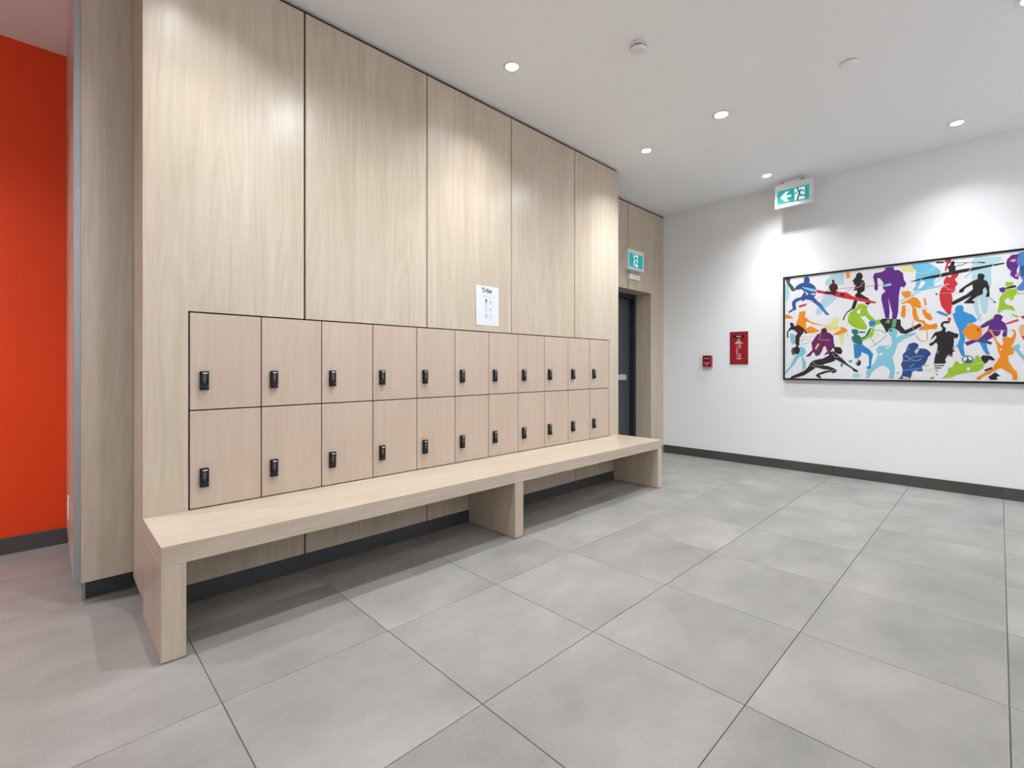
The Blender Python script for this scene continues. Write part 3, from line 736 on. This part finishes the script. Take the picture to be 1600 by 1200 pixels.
AM = {k: plain('art_ink_' + k, tuple(c*(.9 if k == 'white' else .8) for c in v), .22, var=.05, spec=.5) for k, v in PAL.items()}
AW, AH, AD = 2.24, 1.092, .038
art = empty('sports_picture', (XW-.0385, -1.005, .955), -PI/2)
tag(art, 'wide black framed picture of colourful overlapping athlete silhouettes on white wall', 'picture')
box_obj('backing', (.004, AW-.004, .006, .037, .004, AH-.004), AM['white'], art)
bm = bmesh.new(); fwd = .017
for d_ in ((0, fwd, -.001, .038, 0, AH), (AW-fwd, AW, -.001, .038, 0, AH), (fwd, AW-fwd, -.001, .038, 0, fwd), (fwd, AW-fwd, -.001, .038, AH-fwd, AH)): box(bm, *d_)
link('picture_frame', bm_mesh(bm, 'picture_frame'), M['art_frame'], art)
def art_piece(s, k, dx=0.0, mirror=None):
    f = lambda p: ((((mirror-p[0]) if mirror else p[0])+dx)/1000.0, p[1]/1000.0)
    b_ = bmesh.new(); y = .0058 - .000008*k
    if len(s) == 3: flat(b_, [f(p) for p in s[2]], y)
    else: strip(b_, [f(p) for p in s[3]], s[2]/1000.0, y)
    return link(s[0], print_mesh(b_, s[0]), AM[s[1]], art)
for k, s in enumerate(ART): art_piece(s, k)
# right end of the picture, beyond the edge of the photograph: the same athletes turned round
for k, s in enumerate(ART):
    xs = [p[0] for p in s[-1]]
    if max(xs) < 440 and s[0] in ('fencer_print', 'jumper_print', 'kayaker_print', 'kayak_blade_print', 'walker_print'):
        art_piece(s, 181+k, 0, 2222)

# ------------------------------------------------------------------ fire alarm call point and emergency phone plate
fp = empty('fire_alarm', (XW-.0005, -.131, 1.093), -PI/2); tag(fp, 'small red fire alarm pull station on the white wall', 'fire alarm')
box_obj('housing', (0, .104, -.046, 0, 0, .135), M['red'], fp, bev=.005, seg=2)
box_obj('handle', (.018, .086, -.055, -.0465, .066, .09), M['red_dark'], fp, bev=.002)
box_obj('top_cap', (.012, .092, -.052, -.0465, .113, .13), M['red_dark'], fp, bev=.002)
r_ = []
for z, a, b_ in ((.1005, .018, .088), (.050, .020, .040), (.050, .062, .084), (.040, .030, .074)):
    x = a
    while x < b_-.002: r_.append((x, min(x+.010, b_), z-.004, z+.004)); x += .013
bars('lettering', r_, M['redprint'], fp, -.0463)
bars('arrow', [(.048, .056, .012, .034)], M['redprint'], fp, -.0463)

ph = empty('emergency_phone', (XW-.0005, -.437, 1.121), -PI/2); tag(ph, 'tall red emergency telephone plate with white handset outline', 'phone panel')
PW, PHH = .2015, .373
box_obj('plate', (0, PW, -.009, 0, 0, PHH), M['red'], ph, bev=.0025)
nm = box_obj('nameplate', (.037, .163, -.0125, -.0092, .302, .334), M['black'], ph, bev=.001)
bars('nameplate_lettering', [(.076+.0075*k, .0815+.0075*k, .311, .324) for k in range(7)], M['plastic_grey'], nm, -.0127)
b_ = bmesh.new()
flat(b_, [(.088, .274), (.112, .274), (.104, .289), (.094, .289)], -.0092)
for z, a, c in ((.262, .078, .122), (.250, .068, .135), (.2375, .057, .147)):
    x = a
    while x < c-.002:
        flat(b_, [(x, z-.0045), (min(x+.0085, c), z-.0045), (min(x+.0085, c), z+.0045), (x, z+.0045)], -.0092); x += .0105
x = .078
while x < .126:
    flat(b_, [(x, .060), (x+.0085, .060), (x+.0085, .073), (x, .073)], -.0092); x += .0102
link('lettering', print_mesh(b_, 'lettering'), M['redprint'], ph)
b_ = bmesh.new()
hs = [(.118, .218), (.095, .219), (.084, .205), (.075, .175), (.073, .145), (.077, .115), (.084, .093), (.098, .084), (.119, .087), (.121, .112), (.112, .120), (.096, .117), (.091, .130), (.089, .150), (.091, .172), (.097, .185), (.113, .184), (.120, .196)]
strip(b_, hs+[hs[0]], .0042, -.0092)
strip(b_, [(.100, .214), (.114, .190)], .0035, -.0092); strip(b_, [(.108, .216), (.118, .200)], .0035, -.0092)
strip(b_, [(.098, .090), (.114, .114)], .0035, -.0092); strip(b_, [(.106, .088), (.118, .106)], .0035, -.0092)
link('handset_outline', print_mesh(b_, 'handset_outline'), M['redprint'], ph)

# ------------------------------------------------------------------ illuminated running man signs
def man(b_, cx, cz, s, y):
    """running figure about 1 unit tall, scaled by s"""
    q = lambda pts: [(cx+p[0]*s, cz+p[1]*s) for p in pts]
    flat(b_, q([(-.10+.095*math.cos(t*PI/6), .44+.085*math.sin(t*PI/6)) for t in range(12)]), y)
    flat(b_, q([(-.08, .33), (.10, .36), (.14, .28), (.08, .02), (.13, -.08), (.02, -.12), (-.06, .02), (-.02, .18)]), y)
    for pts, w_ in (([(-.02, .28), (-.16, .17), (-.34, .08)], .085), ([(.10, .33), (.28, .24), (.34, .10)], .085),
                    ([(.02, -.04), (-.06, -.22), (-.14, -.50)], .12), ([(.07, -.04), (.18, -.18), (.46, -.19)], .11)):
        strip(b_, q(pts), w_*s, y)
def exit_sign(name, loc, rz, W_, H_, label, panel_, square, arrow, housing_t=.055):
    o = empty(name, loc, rz); tag(o, label, 'exit sign', 'green running man exit signs')
    x0, x1, z0, z1 = panel_
    b_ = bmesh.new()
    for d_ in ((0, x0, 0, housing_t, 0, H_), (x1, W_, 0, housing_t, 0, H_), (x0, x1, 0, housing_t, 0, z0), (x0, x1, 0, housing_t, z1, H_), (x0, x1, .016, housing_t, z0, z1)): box(b_, *d_)
    link('housing', bm_mesh(b_, 'housing'), M['plastic'], o)
    fc = box_obj('face', (x0+.0005, x1-.0005, .003, .0155, z0+.0005, z1-.0005), M['sign_green'], o); fc['label'] = 'lit green sign face'
    sx0, sx1 = square
    b_ = bmesh.new()
    flat(b_, [(sx0, z0+.012), (sx1, z0+.012), (sx1, z1-.010), (sx0, z1-.010)], .0027)
    if arrow:
        t_, e_, zc, hh = arrow
        flat(b_, [(t_, zc), (t_+.052, zc+hh), (t_+.088, zc+hh), (t_+.058, zc+.012), (e_, zc+.012), (e_, zc-.012), (t_+.058, zc-.012), (t_+.088, zc-hh), (t_+.052, zc-hh)], .0027)
    link('symbol', print_mesh(b_, 'symbol'), M['sign_white'], fc)
    b_ = bmesh.new(); man(b_, (sx0+sx1)/2-.004, (z0+z1)/2-.002, (z1-z0)*.86, .0024)
    link('running_figure', print_mesh(b_, 'running_figure'), M['sign_dark'], fc)
    return o
s1 = exit_sign('exit_sign', (5.40, -.981, 2.736), -PI/2, .338, .238, 'ceiling hung green exit sign with white arrow and running man', (.024, .314, .034, .176), (.181, .273), (.046, .153, .105, .050))
box_obj('mounting_bracket', (.085, .235, .006, .05, .2385, .262), M['plastic'], s1, bev=.003)
box_obj('canopy', (.06, .26, .004, .054, .2625, H-2.736-.0005), M['plastic_grey'], s1, bev=.002)
s2 = exit_sign('exit_sign', (4.703, YR-.0605, 2.213), 0, .343, .230, 'green running man exit sign mounted on the oak wall above door', (.026, .318, .030, .190), (.125, .217), None, .06)
dv = empty('door_sensor', (4.785, YR-.0005, 2.112)); tag(dv, 'small white door sensor below the wall exit sign', 'sensor')
box_obj('sensor_body', (0, .225, -.032, 0, 0, .058), M['plastic'], dv, bev=.006, seg=2)
box_obj('sensor_window', (.125, .185, -.0335, -.0322, .016, .030), M['plastic_grey'], dv)

# ------------------------------------------------------------------ outlet on the return
ot = empty('wall_outlet', (XP-.0002, .90, .335), -PI/2); tag(ot, 'white electrical outlet plate low on the oak return by orange wall', 'outlet')
box_obj('cover_plate', (-.036, .036, -.006, 0, -.06, .06), M['plastic'], ot, bev=.002)
for z in (-.020, .020): box_obj('socket', (-.017, .017, -.0085, -.0062, z-.014, z+.014), M['plastic'], ot, bev=.001)

# ------------------------------------------------------------------ ceiling fittings
def downlight_meshes(r):
    b_ = bmesh.new()
    lathe(b_, [(r*.70, -.001), (r*.74, -.0045), (r*.96, -.0045), (r, -.002), (r, 0), (r*.70, 0), (r*.70, -.001)], 36)
    ring = bm_mesh(b_, 'trim_ring', True); ring.materials.append(M['plastic'])
    b_ = bmesh.new()
    lathe(b_, [(0, -.0052), (r*.5, -.0048), (r*.685, -.002), (r*.685, -.0002), (0, -.0002)], 32)
    lens = bm_mesh(b_, 'lens', True); lens.materials.append(M['lens'])
    return ring, lens
FILL_WASH = 1.35  # strength of the unseen lamps added behind the viewer to lift the ambient light
DL = downlight_meshes(.056); DLB = downlight_meshes(.066)
LIGHTS = [  # x, y, label, scale, big
    (2.123, -.428, 'small lit ceiling downlight in front of the middle oak panels', .66, 0),
    (3.798, -.417, 'small lit ceiling downlight near the right end of the locker wall', .66, 0),
    (3.666, -1.132, 'largest bright ceiling downlight near the middle of the ceiling', 1.05, 1),
    (5.156, -.979, 'small lit ceiling downlight beside the hanging exit sign', 0.74, 0),
    (5.116, -2.388, 'lit ceiling downlight above the sports picture', .6, 0),
    (.46, -.428, 'ceiling downlight above the left end of the bench', .5, 0),
    (1.27, -1.12, 'ceiling downlight in front of the left lockers', 1.05, 1),
    (-1.15, -1.12, 'ceiling downlight on the open floor left of the lockers', .45, 1),
    (5.116, -3.80, 'ceiling downlight beyond the right end of the picture', 0.74, 0),
    (-1.13, -2.75, 'ceiling downlight behind the viewer on the left', .45, 1),
    (1.27, -2.75, 'ceiling downlight straight above the viewer', .5, 1),
    (3.666, -2.75, 'ceiling downlight in front of the picture, out on the floor', .5, 1),
] + [(x, -4.45, 'added unseen fill downlight close to the wall behind the viewer, ' + w_, FILL_WASH, 0) for x, w_ in ((-2.3, 'leftmost of five'), (-.5, 'second from left'), (1.3, 'middle one'), (3.1, 'second from right'), (4.7, 'rightmost of five'))] + [
    (-.95, .62, 'ceiling downlight in front of the orange wall', 1.2, 0),
    (-2.5, .62, 'ceiling downlight at the far end of the orange wall', 1.2, 0),
]
for x, y, lab, sc, big in LIGHTS:
    o = empty('downlight', (x, y, H-.0002)); tag(o, lab, 'ceiling light', 'recessed ceiling downlights')
    ring, lens = DLB if big else DL
    link('trim_ring', ring, None, o); link('lens', lens, None, o)
    ld = bpy.data.lights.new('lamp', 'SPOT'); ld.energy = LAMP_W*sc*(1.0 if (big or y < -4) else .62); ld.color = LAMP_COL
    ld.spot_size = math.radians(160 if big else 126); ld.spot_blend = 1.0; ld.shadow_soft_size = .03
    lo = bpy.data.objects.new('lamp', ld); COL.objects.link(lo); lo.parent = o; lo.location = (0, 0, -.04)
    if y < -4: lo.rotation_euler = (math.radians(-42), 0, 0)     # added fill lamps, aimed at the rear wall so it bounces soft light
    if not big and y > -4:      # the small fittings also throw a tighter beam straight down
        ln = bpy.data.lights.new('lamp', 'SPOT'); ln.energy = LAMP_W*sc*.75; ln.color = LAMP_COL
        ln.spot_size = math.radians(84); ln.spot_blend = .9; ln.shadow_soft_size = .025
        lo2 = bpy.data.objects.new('lamp', ln); COL.objects.link(lo2); lo2.parent = o; lo2.location = (0, 0, -.035)

sd = empty('smoke_detector', (2.517, -1.106, H-.0002)); tag(sd, 'round white smoke detector with dark slots on the ceiling', 'smoke detector')
b_ = bmesh.new(); lathe(b_, [(.052, 0), (.054, -.006), (.054, -.014), (.050, -.016), (0, -.016)], 36)
link('base', bm_mesh(b_, 'base', True), M['plastic'], sd)
b_ = bmesh.new(); lathe(b_, [(0, -.0262), (.036, -.0262), (.036, -.0165), (0, -.0165)], 36)
link('slots', bm_mesh(b_, 'slots'), M['black'], sd)
b_ = bmesh.new(); lathe(b_, [(0, -.0425), (.034, -.041), (.043, -.036), (.046, -.0266), (0, -.0266)], 36)
link('cap', bm_mesh(b_, 'cap', True), M['plastic'], sd)
for k in range(6):
    a = k*PI/3
    box_obj('rib', (.0365, .046, -.003, .003, -.0262, -.0163), M['plastic'], sd, (0, 0, 0), a)
cp = empty('sprinkler_cover', (3.618, -1.956, H-.0002)); tag(cp, 'flat white concealed sprinkler cover disc on the ceiling', 'sprinkler')
b_ = bmesh.new(); lathe(b_, [(0, -.0085), (.046, -.0085), (.0485, -.007), (.0485, -.0052), (0, -.0052)], 36)
link('cover_disc', bm_mesh(b_, 'cover_disc', True), M['ceil'], cp)
b_ = bmesh.new(); lathe(b_, [(0, -.005), (.040, -.005), (.040, 0), (0, 0)], 32)
link('cover_neck', bm_mesh(b_, 'cover_neck', True), M['gap'], cp)
